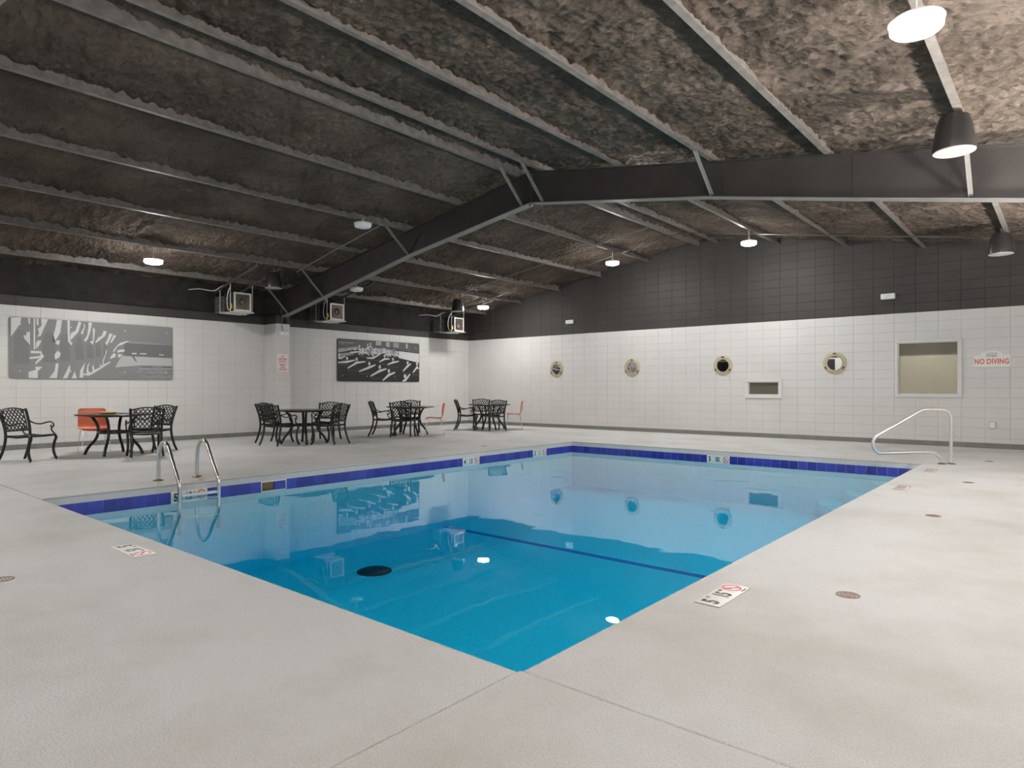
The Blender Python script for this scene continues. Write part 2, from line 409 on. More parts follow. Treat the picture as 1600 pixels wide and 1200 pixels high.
# the two walls out of the picture: plain painted block
def plain_wall(name, a, b, a2, b2):
    o = struct(obj(name, MB().box(a, b), M['white_block'])); obj('upper_wall', MB().box(a2, b2), M['dark_block'], o); return o
mpR = lambda u, z, d: (XW-d, u, z); mpF = lambda u, z, d: (u, YF0+d, z)
WR = [(y, y+2.7, .75, 2.5) for y in (-4.9, -1.5, 1.9, 5.3, 8.7, 12.1)]; WF = [(12.6, 14.6, .75, 2.5), (14.9, 16.9, .75, 2.5)]
def far_wall(name, mp, u0, u1, holes, ztop):
    o = struct(core(name, mp, minus([(u0, u1, 0, ZP)], holes), .2, M['white_block'])); core('upper_wall', mp, [(u0, u1, ZP, ztop)], .2, M['dark_block'], o); return o
far_wall('wall_right', mpR, YF0-.2, YB, WR, 4.0); far_wall('wall_front', mpF, -.2, XW, WF, 5.3)
for k, (mp, r) in enumerate([(mpR, r) for r in WR]+[(mpF, r) for r in WF]):
    a, b, c, d = r; bx = lambda p, q, mt, nm, par: obj(nm, MB().box([min(p[i], q[i]) for i in range(3)], [max(p[i], q[i]) for i in range(3)]), M[mt], par)
    pane = struct(bx(mp(a, c, -.10), mp(b, d, -.106), 'clear_glass', 'window_%d' % (k+3), None))
    for p in ((a, b, c, c+.06), (a, b, d-.06, d), (a, a+.06, c+.06, d-.06), (b-.06, b, c+.06, d-.06), ((a+b)/2-.03, (a+b)/2+.03, c+.06, d-.06)):
        bx(mp(p[0], p[2], -.06), mp(p[1], p[3], -.15), 'win_frame', 'frame_bar', pane)
dr = struct(obj('door_1', MB().box((0, YF0, 0), (6.2, YF0+.02, 2.78)), M['dark']))
for i in range(6):
    obj('door_panel', MB().box((.08+i*1.02, YF0+.02, .04), (.08+i*1.02+.98, YF0+.05, 2.74), .006), M['door_dark'], dr)
d2 = struct(obj('door_2', MB().box((0, YF0+.06, 0), (.02, YF0+1.6, 2.78)), M['dark']))
for i in range(2):
    obj('door_panel', MB().box((.02, YF0+.1+i*.74, .04), (.05, YF0+.82+i*.74, 2.74), .006), M['door_dark'], d2)
# curbs along the foot of the walls
def curb(name, a, b): return struct(obj(name, MB().box(a, b, .006), M['curb']))
curb('baseboard_left', (0, YF0, 0), (.022, 8.85, .10)); curb('baseboard_left', (0, 9.25, 0), (.022, YB, .10))
curb('baseboard_back', (.022, YB-.022, 0), (XW, YB, .10))
# column carrying the roof frame
CY0, CY1, CXD = 8.86, 9.24, .58
cl = struct(obj('wall_column', MB().box((0, CY0+.005, 0), (CXD-.005, CY1-.005, ZP)), M['white_joint'])); tag(cl, 'white painted block column against the wall between the two pictures', 'column')
cb = MB().box((-CXD/2, -(CY1-CY0)/2, -BH/2+.002), (CXD/2, (CY1-CY0)/2, BH/2-.002), .0035).mesh('block', M['white_block'])
for r in range(14): obj('block', cb, None, cl, loc=(CXD/2, (CY0+CY1)/2, (r+.5)*BH))
obj('column_cap', MB().box((0, CY0, ZP), (CXD, CY1, 3.06), .004), M['dark_block'], cl)
obj('column_curb', MB().box((0, CY0-.02, 0), (CXD+.02, CY1+.02, .10), .006), M['curb'], cl)

# ------------------------------------------------------------------ deck slabs round the pool
SLAB = .092; G_ = .003
def slab(a, b, round_sides):
    x0, y0 = a; x1, y1 = b
    bm = bmesh.new(); bmesh.ops.create_cube(bm, size=1)
    for q in bm.verts: q.co = Vector((x0+(q.co.x+.5)*(x1-x0), y0+(q.co.y+.5)*(y1-y0), -SLAB+(q.co.z+.5)*SLAB))
    bm.edges.ensure_lookup_table()
    top = [e for e in bm.edges if all(q.co.z > -.001 for q in e.verts)]
    def side(e):
        m = (e.verts[0].co+e.verts[1].co)/2
        return 'w' if abs(m.x-x0) < 1e-4 else 'e' if abs(m.x-x1) < 1e-4 else 's' if abs(m.y-y0) < 1e-4 else 'n'
    big = [e for e in top if side(e) in round_sides]; small = [e for e in top if side(e) not in round_sides]
    if big: bmesh.ops.bevel(bm, geom=big, offset=.02, segments=4, affect='EDGES')
    small = [e for e in bm.edges if e.is_valid and all(abs(q.co.z) < 1e-5 for q in e.verts) and not e.is_contiguous is None and any(abs(f.normal.z) < .01 for f in e.link_faces)]
    bm.normal_update()
    if small: bmesh.ops.bevel(bm, geom=small, offset=.0035, segments=1, affect='EDGES')
    me = bpy.data.meshes.new('slab'); bm.to_mesh(me); bm.free(); me.materials.append(M['deck']); return me
fl_mb = MB()
for r in minus([(-.2, XW+.2, YF0-.2, YB+.2)], [(PX0-.004, PX1+.004, PY0-.004, PY1+.004)]): fl_mb.box((r[0], r[2], -.5), (r[1], r[3], -.013))
floor = obj('floor', fl_mb, M['floor_gap']); struct(floor)
for a, b, rs in [((0, YF0), (PX1-G_, PY0-.0), 'n'), ((PX1+G_, YF0), (XW, PY0-G_), ''), ((PX1, PY0+G_), (XW, PY1-G_), 'w'),
                 ((0, PY0+2*G_), (PX0, PY1-G_), 'e'), ((0, PY1), (XW, YB), 's')]:
    obj('slab', slab(a, b, rs), None, floor)

# ------------------------------------------------------------------ pool basin
ZT0, ZT1 = -.244, -SLAB                     # tile band
ZD, ZS, YL = -1.30, -.98, 8.35
T = .008
ba = MB()
ba.box((PX0-.15, PY0-.15, -1.6), (PX0, PY1+.15, ZT1-.001)); ba.box((PX1, PY0-.15, -1.6), (PX1+.15, PY1+.15, ZT1-.001))
ba.box((PX0, PY0-.15, -1.6), (PX1, PY0, ZT1-.001)); ba.box((PX0, PY1, -1.6), (PX1, PY1+.15, ZT1-.001))
ba.box((PX0, PY0, -1.6), (PX1, YL, ZD))
ba.prism([(PX0, YL, -1.6), (PX0, YL, ZD), (PX0, PY1, ZS), (PX0, PY1, -1.6)], (PX1-PX0, 0, 0))
basin = obj('pool_basin', ba, M['plaster']); struct(basin); tag(basin, 'pale blue plastered pool basin sloping from deep to shallow', 'pool')
obj('floor_line', MB().box((PX0, YL-.06, ZD+.001), (PX1, YL+.06, ZD+.006)), M['line_blue'], basin)
st = MB()
for k, (r, z) in enumerate(((1.5, -.72), (1.1, -.52), (.7, -.34))):
    st.prism([(PX1, PY1, -1.5)]+[(PX1-r*math.cos(a*math.pi/16), PY1-r*math.sin(a*math.pi/16), -1.5) for a in range(9)], (0, 0, z+1.5))
obj('corner_steps', st, M['plaster'], basin)
# grout band with separate tiles
gb = MB(); gd = .006
gb.box((PX0, PY0, ZT0-.004), (PX0+gd-.003, PY1, ZT1)); gb.box((PX1-gd+.003, PY0, ZT0-.004), (PX1, PY1, ZT1))
gb.box((PX0, PY0, ZT0-.004), (PX1, PY0+gd-.003, ZT1)); gb.box((PX0, PY1-gd+.003, ZT0-.004), (PX1, PY1, ZT1))
obj('grout_band', gb, M['grout'], basin)
TP = .1545
tX = MB().box((0, -TP/2+.002, ZT0), (gd, TP/2-.002, ZT1-.002), .0012).mesh('tile', M['tile'])
tY = MB().box((-TP/2+.002, 0, ZT0), (TP/2-.002, gd, ZT1-.002), .0012).mesh('tile', M['tile'])
LM = [(3.565, 4.025), (8.79, 9.25), (10.90, 11.37), (4.775, 5.165)]; BMK = [(10.43, 10.88)]
def run(c0, c1, gaps):
    out = []
    edges = [c0]+[e for g in sorted(gaps) for e in g]+[c1]
    for i in range(0, len(edges), 2):
        a, b = edges[i], edges[i+1]; n = max(1, round((b-a)/TP)); s = (b-a)/n
        out += [(a+(k+.5)*s, s/TP) for k in range(n)]
    return out
for c, s in run(PY0+gd, PY1-gd, LM): o = obj('tile', tX, None, basin, loc=(PX0+.002, c, 0)); o.scale = (1, s, 1)
for c, s in run(PX0+gd, PX1-gd, BMK): o = obj('tile', tY, None, basin, loc=(c, PY1-gd-.002, 0)); o.scale = (s, 1, 1)
for c, s in run(PY0+gd, PY1-gd, []): o = obj('tile', tX, None, basin, loc=(PX1-gd-.002, c, 0)); o.scale = (1, s, 1)
for c, s in run(PX0+gd, PX1-gd, []): o = obj('tile', tY, None, basin, loc=(c, PY0+.002, 0)); o.scale = (s, 1, 1)
# water, main drain, skimmer
wt = obj('pool_water', MB().box((PX0-.05, PY0-.05, -1.5), (PX1+.05, PY1+.05, ZW)), M['water'])
tag(wt, 'clear blue water filling the indoor swimming pool', 'water', kind='stuff')
md = thing('main_drain', 'dark round drain cover on the deep pool floor', 'drain', (8.57, 5.69, ZD))
obj('cover', MB().lathe([(.21, 0), (.21, .012), (.19, .03), (0, .034)], n=32), M['drain_dark'], md, 40)
obj('rim', MB().ring([(.20, .0), (.235, .0), (.235, .012), (.21, .016)], n=32), M['drain_dark'], md, 40)
sk = thing('skimmer', 'pool skimmer opening in the blue tile band near the ladder', 'skimmer', (PX0, 4.97, (ZT0+ZT1)/2))
hs = .195; hz = .072
s_ = MB(); 
for a, b in (((-.0, -hs, hz-.012), (.014, hs, hz)), ((-.0, -hs, -hz), (.014, hs, -hz+.012)), ((-.0, -hs, -hz), (.014, -hs+.012, hz)), ((-.0, hs-.012, -hz), (.014, hs, hz))): s_.box(a, b)
obj('frame', s_, M['white_pl'], sk)
obj('throat', MB().box((.001, -hs+.012, -hz+.012), (.006, hs-.012, hz-.012)), M['dark'], sk)
obj('weir_flap', MB().box((.006, -hs+.02, -.03), (.010, -.01, hz-.014)), M['bronze'], sk)
obj('inner_tile', MB().box((.006, .012, -hz+.014), (.010, hs-.02, hz-.014)), M['tile'], sk)

# ------------------------------------------------------------------ ceiling: sprayed foam, purlins, steel frames
PUR = [.80, 2.33, 3.85, 5.37, 6.92, 8.42, 8.88, 10.42, 11.93, 13.46, 14.98, 16.50]
def foam_grid(nx, ny, x0, x1, y0, y1, fn):
    vs = []; fs = []
    for j in range(ny+1):
        y = y0+(y1-y0)*j/ny
        for i in range(nx+1):
            x = x0+(x1-x0)*i/nx; vs.append(fn(x, y))
    for j in range(ny):
        for i in range(nx):
            a = j*(nx+1)+i; fs.append((a, a+1, a+nx+2, a+nx+1))
    return vs, fs
def foam_pt(x, y):
    z = pb(x)+.168
    z += .045*noise.noise((x*.55, y*.55, 1.3))
    wv = noise.noise((x*.7, y*.7, 4.))
    z -= .070*abs(noise.noise((x*1.3+2.2*wv, y*6.0+1.5*wv, 7.7)))
    z += .038*noise.noise((x*4.2, y*8.5, 3.1))
    z -= .048*abs(noise.noise((x*9.5, y*14., 9.2))) + .02*noise.noise((x*24, y*29, 2.2))
    d = min(abs(x-p) for p in PUR)
    if d < .14: z -= .03*(1-d/.14)*(.7+1.3*noise.noise((x*.5, y*1.3, 6.)))
    return (x, y, z)
vs, fs = foam_grid(660, 700, 0, XW, -1.2, YB, foam_pt)
v2, f2 = foam_grid(120, 40, 0, XW, YF0, -1.2, foam_pt)
fs += [tuple(i+len(vs) for i in f) for f in f2]; vs += v2
me = bpy.data.meshes.new('ceiling'); me.from_pydata(vs, [], fs); me.update(); me.materials.append(M['foam'])
me.polygons.foreach_set('use_smooth', [True]*len(me.polygons))
ceil = struct(obj('ceiling', me))
rf = MB()
for s in (-1, 1):
    xe = XRG+s*8.85
    rf.prism([(XRG, YF0-.2, ZRG+.24), (xe, YF0-.2, pb(xe)+.24), (xe, YF0-.2, pb(xe)+.30), (XRG, YF0-.2, ZRG+.30)], (0, YB-YF0+.4, 0))
obj('roof_deck', rf, M['dark'], ceil)
def skirt_pt(x, y):   # x runs up the wall here
    n = .03*noise.noise((x*4, y*1.5, 2.)) + .018*noise.noise((x*9, y*9, 5.))
    return (.055+.25*max(0, (x-3.45))+n, y, x)
vs, fs = foam_grid(14, 300, ZP+BH+.005, 3.80, YF0, YB, skirt_pt)
me = bpy.data.meshes.new('foam_skirt'); me.from_pydata(vs, [], fs); me.update(); me.materials.append(M['dark_foam']); me.polygons.foreach_set('use_smooth', [True]*len(me.polygons))
obj('foam_skirt', me, None, ceil)
for i, x in enumerate(PUR):
    sd = -1 if i == 5 else 1
    z = pb(x); fw = .07
    prof = [(0, .20), (0, 0), (fw*sd, 0), (fw*sd, .022), (fw*sd-.004*sd, .022), (fw*sd-.004*sd, .004), (.004*sd, .004), (.004*sd, .20)]
    m_ = MB().prism([(x+a, YF0, z+b) for a, b in prof], (0, YB-YF0, 0))
    for k in range(9): m_.box((x-.006, -3+k*2.2, z+.06), (x+.01, -2.985+k*2.2, z+.075))
    obj('purlin', m_, M['purlin'], ceil)
# portal frames
def zbot(dx):
    pts = [(0, 4.455), (3.2, 3.965), (5.15, 3.58), (8.1, 3.02), (8.65, 2.92)]
    for (a, b), (c, d) in zip(pts, pts[1:]):
        if dx <= c: return b+(d-b)*(dx-a)/(c-a)
def roof_frame(y, label, braces):
    t = thing('roof_frame', label, 'beam', (XRG, y, 0), kind='structure'); X = lambda x: x-XRG
    xs = [0, 3.2, 5.15, 8.1]
    for s in (-1, 1):
        wbm = MB(); tf = MB(); bf = MB()
        poly = [(s*d, 0, zbot(d)) for d in xs]+[(s*d, 0, ZRG-SL*d-.004) for d in reversed(xs)]
        wbm.prism([(p[0], -.005, p[2]) for p in poly], (0, .01, 0)); obj('web', wbm, M['frame'], t)
        for a, b in zip(xs, xs[1:]): bf.bar((s*a, 0, zbot(a)), (s*b, 0, zbot(b)), .17, .012)
        obj('bottom_flange', bf, M['flange'], t)
        tf.bar((0, 0, ZRG-.006), (s*8.1, 0, ZRG-SL*8.1-.006), .17, .010); obj('top_flange', tf, M['frame'], t)
        for d in (3.45, 5.13): obj('stiffener', MB().box((s*d-.004, -.011, zbot(d)), (s*d+.004, .011, ZRG-SL*d)), M['frame'], t)
        kn = MB().box((s*8.1-.03, -.085, ZP), (s*8.1+.03, .085, ZRG-SL*8.1)); obj('knee_plate', kn, M['frame'], t)
    obj('apex_plate', MB().box((-.012, -.085, zbot(0)-.03), (.012, .085, ZRG-.02)), M['frame'], t)
    obj('apex_clip', MB().ring([(.02, -.03), (.035, -.03), (.035, .03), (.02, .03)], c=(.03, -.08, zbot(0)-.045), n=4, axis='y'), M['flange'], t)
    for i in braces:
        x = PUR[i]; s = -1 if x < XRG else 1
        obj('flange_brace', MB().bar((X(x), -.62, pb(x)+.03), (X(x), -.03, zbot(abs(X(x)))+.03), .05, .008, (1, 0, 0)).bar((X(x)+.022, -.62, pb(x)+.03), (X(x)+.022, -.03, zbot(abs(X(x)))+.03), .008, .04, (1, 0, 0)), M['flange'], t)
roof_frame(9.08, 'long dark tapered steel roof beam spanning over the pool from the block column', (0, 1, 3, 5, 6, 8, 10))
roof_frame(1.35, 'dark tapered steel roof beam over the near pool end', (1, 3))

# ------------------------------------------------------------------ ceiling lamps
def lamp(x, y, z, lit, label, group=None):
    t = thing('ceiling_lamp', label, 'lamp', (x, y, z), group=group)
    obj('lamp_rim', MB().lathe([(.05, .055), (.12, .05), (.165, .035), (.172, .022), (.166, .012)], n=32), M['lamp_body'], t, 40)
    obj('lens', MB().lathe([(.160, .014), (.160, -.030), (.145, -.045), (.10, -.058), (.05, -.063), (0, -.064)], n=32), M['lens_on' if lit else 'lens_off'], t, 60)
    up = pb(x)-z
    obj('hanger', MB().tube([(0, 0, .05), (0, 0, up+.01)], .008, 8).ring([(.02, -.005), (.03, -.005), (.03, .005), (.02, .005)], c=(0, 0, .085), n=12, axis='y'), M['lamp_body'], t)
lamp(15.05, 5.22, 3.70, 1, 'bright round ceiling lamp on the purlin above the drains beside the pool')
lamp(2.33, 5.26, 3.67, 1, 'bright round ceiling lamp above the picture of swimmers standing in a row')
lamp(5.48, 7.83, 4.35, 0, 'unlit white round ceiling lamp on a purlin beside the roof beam')
lamp(2.33, 10.01, 3.67, 0, 'unlit round ceiling lamp above the middle fan unit')
lamp(2.33, 14.65, 3.66, 1, 'bright round ceiling lamp above the fan unit nearest the room corner')
lamp(6.92, 14.55, 4.42, 1, 'bright round ceiling lamp by the end wall on the picture side of the ridge')
lamp(10.42, 14.57, 4.44, 1, 'bright round ceiling lamp by the end wall on the window side of the ridge')
lamp(15.0, 10.0, 3.68, 1, 'added round ceiling lamp hidden behind the steel roof beam')  # added out of sight to light the window end of the wall
lamp(10.42, 9.92, 4.52, 1, 'added round ceiling lamp hidden behind the steel roof beam near the ridge')  # added out of sight to brighten the pool centre and far deck
for (x, y) in ((2.33, .2), (6.92, -.3), (10.42, -1.5), (15.0, -4.2), (10.42, -4.4), (5.37, -4.4)):  # lamps out of view, added to brighten the near deck
    lamp(x, y, pb(x)-.25, 1, 'added round ceiling lamp out of view over the deck near the dark panelled door', 'added lamps over the near deck')

for y in (-1.85, 1.55, 4.95, 8.35, 11.75):  # invented uplights on the unseen side wall, added to brighten the ceiling
    t = thing('added_uplight', 'added bowl shaped uplight out of view, brightening the ceiling', 'lamp', (XW, y, 1.9), group='added uplights for the ceiling')
    obj('bowl', MB().lathe([(.02, -.12), (.10, -.09), (.16, -.01), (.17, .03), (.155, .03), (.15, .0)], c=(-.2, 0, 0), n=28), M['lamp_body'], t, 40)
    obj('lens', MB().lathe([(.148, .0), (.10, .012), (0, .016)], c=(-.2, 0, 0), n=28), M['lens_added_up'], t, 40)
    obj('bracket', MB().box((-.10, -.03, -.08), (0, .03, -.03)).box((-.02, -.06, -.14), (0, .06, .02)), M['lamp_body'], t)

# ------------------------------------------------------------------ pendant loudspeakers
def speaker(x, y, ztop, label):
    t = thing('pendant_speaker', label, 'loudspeaker', (x, y, ztop-.36))
    obj('shell', MB().lathe([(.165, .0), (.185, .004), (.187, .03), (.175, .12), (.150, .27), (.125, .345), (.09, .36), (0, .36)], n=32), M['speaker'], t, 40)
    obj('rim', MB().ring([(.165, -.004), (.180, -.004), (.184, .008), (.165, .008)], n=32), M['grille'], t, 40)
    obj('grille', MB().lathe([(.166, .0), (.12, -.006), (0, -.008)], n=32), M['grille'], t, 40)
    up = pb(x)-(ztop-.36)+.02
    obj('hanger', MB().tube([(0, 0, .35), (.01, 0, .36+.4*(up-.36)), (0, 0, up)], .005, 6).tube([(.02, 0, .35), (.03, 0, .36+.5*(up-.36)), (.01, 0, up+.03)], .003, 6), M['wire'], t)
speaker(14.98, 7.79, 3.91, 'black pendant loudspeaker hanging in front of the steel roof beam over the drains')
speaker(14.95, 14.16, 3.89, 'black pendant loudspeaker hanging near the end wall above the square window')
speaker(2.12, 7.90, 3.83, 'black pendant loudspeaker hanging beside the fan unit and block column')
speaker(2.10, 13.80, 3.83, 'black pendant loudspeaker hanging above the fan unit nearest the corner')

# ------------------------------------------------------------------ fan units hung by the left wall
def fan_unit(y0, label):
    t = thing('fan_unit', label, 'fan unit', (0, y0, 3.01)); W = .42; H = .43; L = 1.08
    obj('duct', MB().box((.12, .02, .02), (.62, W-.02, H-.04), .004), M['galv'], t)
    obj('housing', MB().box((.62, 0, .01), (L, W, H), .004), M['unit_dark'], t)
    obj('wall_collar', MB().box((.04, .05, .02), (.10, W-.05, H-.02)), M['tan'], t)
    f = MB(); b = .035
    for a, c in (((L, 0, H-b), (L+.02, W, H)), ((L, 0, 0), (L+.02, W, b)), ((L, 0, b), (L+.02, b, H-b)), ((L, W-b, b), (L+.02, W, H-b))): f.box(a, c)
    obj('front_frame', f, M['galv_light'], t)
    fan = obj('fan_ring', MB().ring([(.10, 0), (.135, 0), (.135, .03), (.10, .03)], c=(L, W/2-.02, H/2), n=28, axis='x'), M['fan_brown'], t, 40)
    bl = MB()
    for k in range(8):
        a = k*math.pi/4; bl.obox((L+.012, W/2-.02+.06*math.cos(a), H/2+.06*math.sin(a)), (.006, 0, 0), (0, .045*math.cos(a), .045*math.sin(a)), (.006, -.016*math.sin(a), .016*math.cos(a)))
    obj('fan_blades', bl, M['fan_brown'], fan)
    obj('hub', MB().lathe([(.03, 0), (.03, .02), (0, .024)], c=(L, W/2-.02, H/2), n=16, axis='x'), M['galv'], fan)
    obj('back_plate', MB().box((L+.001, b, b), (L+.004, W-b, H-b)), M['fan_brown'], t)
    for k in range(3):
        for q in (.68, .82): obj('screw', MB().box((q, -.004, .10+.1*k), (q+.012, .001, .112+.1*k)), M['galv_light'], t)
    obj('bracket', MB().box((.45, -.03, -.03), (L+.06, W+.05, -.012)).box((.45, -.03, -.012), (.47, W+.05, .02)), M['galv_light'], t)
    obj('bracket', MB().box((.75, -.03, -.05), (.79, W+.05, -.03)), M['galv_light'], t)
    obj('valve', MB().lathe([(.022, 0), (.028, .02), (.028, .07), (.016, .09), (.016, .12), (0, .12)], c=(L-.06, -.03, .05), n=12), M['yellow'], t, 40)
    obj('conduit', MB().tube(smooth_path([(L-.06, -.03, .06), (L-.12, -.04, .02), (L-.2, -.04, .06), (L-.24, -.04, .25), (L-.18, -.04, .45), (L-.12, -.02, .56)]), .010, 6), M['wire_white'], t)
    z0 = pb(.25)-3.01-.10; z1 = pb(2.28)-3.01-.02
    for q in (-.05, W+.07):
        obj('strut_channel', MB().bar((.25, q, z0), (2.28, q, z1), .04, .04), M['strut'], t)
        for xx in (.52, 1.02):
            zz = z0+(z1-z0)*(xx-.25)/2.03; obj('hanger_rod', MB().tube([(xx, q, -.03), (xx, q, zz)], .008, 6), M['galv_light'], t)
    obj('feed_cable', MB().tube(smooth_path([(.1, -.6, z0+.02), (.35, -.45, z0+.03), (.5, -.2, z0-.0), (.62, -.08, z0+.1), (.8, -.06, z0+.12)]), .009, 6), M['wire_white'], t)
fan_unit(7.50, 'suspended square fan unit above the wall beside the block column, between column and long picture')
fan_unit(10.10, 'suspended square fan unit behind the steel roof beam above the crowd picture')
fan_unit(14.66, 'suspended square fan unit nearest the room corner below a pendant loudspeaker')

# conduits and cable runs under the roof
def cable(name, pts, r, label, m='wire'): return tag(obj(name, MB().tube(pts, r, 6), M[m]), label, 'cable')
rp = lambda x, y, d=.02: (x, y, pb(x)-d)
cable('roof_cable', [rp(8.65, 13.72), rp(6.9, 13.64), rp(5.2, 13.62), rp(3.6, 13.6), rp(2.35, 13.6)], .010, 'thin cable running down the picture-side roof slope beyond the beam')
cable('roof_conduit', [rp(1.7, 14.95), rp(4.2, 14.92), rp(6.7, 14.85), rp(8.4, 14.8), rp(8.9, 14.8), rp(11.3, 14.87), rp(14.9, 14.85)], .013, 'thin conduit crossing both roof slopes close to the end wall', 'strut')
cable('roof_cable', [rp(5.38, 8.30), rp(3.6, 8.36), rp(2.2, 8.44)], .010, 'thin cable running from the unlit lamp down toward the fan unit')

# ------------------------------------------------------------------ windows and porthole mirrors on the end wall
def window(n, r, fw, label):
    x0, x1, z0, z1 = r; y = YB
    pane = struct(obj('window_%d' % n, MB().box((x0+fw-.01, y+.035, z0+fw-.01), (x1-fw+.01, y+.043, z1-fw+.01)), M['film'])); pane['label'] = label; pane['category'] = 'window'
    for a, b in (((x0, z1-fw), (x1, z1)), ((x0, z0), (x1, z0+fw)), ((x0, z0+fw), (x0+fw, z1-fw)), ((x1-fw, z0+fw), (x1, z1-fw))):
        obj('frame_bar', MB().box((a[0], y-.028, a[1]), (b[0], y+.05, b[1]), .005), M['win_frame'], pane)
    e = .022; q = fw
    for a, b in (((x0+q, z1-q-e), (x1-q, z1-q)), ((x0+q, z0+q), (x1-q, z0+q+e)), ((x0+q, z0+q+e), (x0+q+e, z1-q-e)), ((x1-q-e, z0+q+e), (x1-q, z1-q-e))):
        obj('glazing_bead', MB().box((a[0], y-.006, a[1]), (b[0], y+.036, b[1]), .003), M['win_frame'], pane)
window(1, W1, .075, 'small low rectangular window with a white frame on the end wall')
window(2, W2, .055, 'large square tinted window with a white frame on the end wall')
PL = ['round porthole mirror with cream ring nearest the room corner', 'round porthole mirror with cream ring, second from the room corner',
      'round porthole mirror with cream ring above the small low window', 'round porthole mirror with cream ring between the small and large windows']
for x, lb in zip(PORT, PL):
    t = thing('porthole_mirror', lb, 'mirror', (x, YB, PZ))
    obj('outer_ring', MB().ring([(.165, .0), (.252, .0), (.252, -.012), (.235, -.026), (.205, -.03), (.195, -.022), (.165, -.016)], n=40, axis='y'), M['beige_ring'], t, 30)
    obj('inner_ring', MB().ring([(.160, .02), (.192, .0), (.190, -.036), (.180, -.044), (.160, -.04)], n=40, axis='y'), M['beige_ring'], t, 30)
    obj('mirror_glass', MB().lathe([(.166, -.012), (.166, -.022), (0, -.022)], n=40, axis='y'), M['mirror'], t)
    for a in (90, 210, 330):
        c = math.cos(math.radians(a)); s = math.sin(math.radians(a))
        obj('clamp', MB().obox((.218*c, -.036, .218*s), (.030*-s, 0, .030*c), (0, .012, 0), (.014*c, 0, .014*s)), M['rim_dark'], t)
# ------------------------------------------------------------------ emergency lights, outlet, signs
def elight(loc, rz, w, label, wire=False):
    t = thing('emergency_light', label, 'light', loc, rz)
    obj('case', MB().box((-w/2, -.07, -w*.22), (w/2, 0, w*.22), .012), M['white_pl'], t)
    for s in (-1, 1):
        obj('lamp_head', MB().lathe([(.028, -.07), (.034, -.085), (.03, -.092), (0, -.09)], c=(s*w*.32, 0, -.005), n=16, axis='y'), M['lens_off'], t, 40)
    obj('face_plate', MB().box((-w*.16, -.075, -.03), (w*.16, -.07, .03), .002), M['lamp_body'], t)
    if wire: obj('feed_wire', MB().tube(smooth_path([(-.03, -.02, .05), (-.05, -.015, .2), (-.04, -.02, .4), (-.07, -.01, .62)]), .008, 6), M['wire'], t)
elight((12.81, YB, 3.23), 0, .28, 'white emergency light on the dark wall above the large window')
elight((4.28, YB, 3.22), 0, .26, 'white emergency light on the dark wall above the porthole mirror by the corner')
elight((CXD, 9.06, 2.60), math.pi/2, .24, 'small white emergency light with a dangling wire on the block column', True)
t = thing('power_outlet', 'grey weatherproof power outlet low on the wall below the diving sign', 'outlet', (14.67, YB, .47))
obj('box', MB().box((-.055, -.06, -.07), (.055, 0, .07), .008), M['outlet'], t)
obj('cover', MB().box((-.045, -.075, -.06), (.045, -.06, .06), .006), M['lens_off'], t); obj('latch', MB().box((.045, -.07, -.05), (.062, -.05, -.03)), M['white_pl'], t)
R90 = math.pi/2
t = thing('no_diving_sign', 'white arched sign reading NO DIVING in orange letters beside the large window', 'sign', (14.655, YB, 1.76))
pts = [(-.295, -.115), (.295, -.115), (.295, .12), (.19, .12)]+[(.19*math.cos(a*math.pi/8)*1.0, .12+.09*math.sin(a*math.pi/8)) for a in range(1, 8)]+[(-.19, .12), (-.295, .12)]
obj('panel', MB().prism([(x, -.008, z) for x, z in pts], (0, .008, 0)), M['white_pl'], t)
obj('backing', MB().prism([(x*1.04, -.004, z*1.06) for x, z in pts], (0, .004, 0)), M['lamp_body'], t)
lettering('NO DIVING', .145, M['sign_orange'], t, (0, -.0088, -.01), (R90, 0, 0), bold=.0035, sx=.72, spacing=1.05)
lettering('FITNESS', .062, M['ink'], t, (0, -.0088, .105), (R90, 0, 0), sx=.8)
lettering('LANDING', .045, M['grey_ink'], t, (0, -.0088, .155), (R90, 0, 0), sx=.85, spacing=1.15)
t = thing('lifeguard_notice', 'white notice with red capitals on the front of the block column', 'sign', (CXD, 9.035, 1.855))
obj('panel', MB().box((0, -.152, -.225), (.006, .152, .225)), M['white_pl'], t)
for s, z in (('NO', .16), ('LIFEGUARD', .095), ('ON DUTY', .03), ('SWIM AT', -.05), ('YOUR', -.11), ('OWN RISK', -.17)):
    lettering(s, .066, M['sign_red'], t, (.0068, 0, z), (R90, 0, R90), bold=.002, sx=.72)

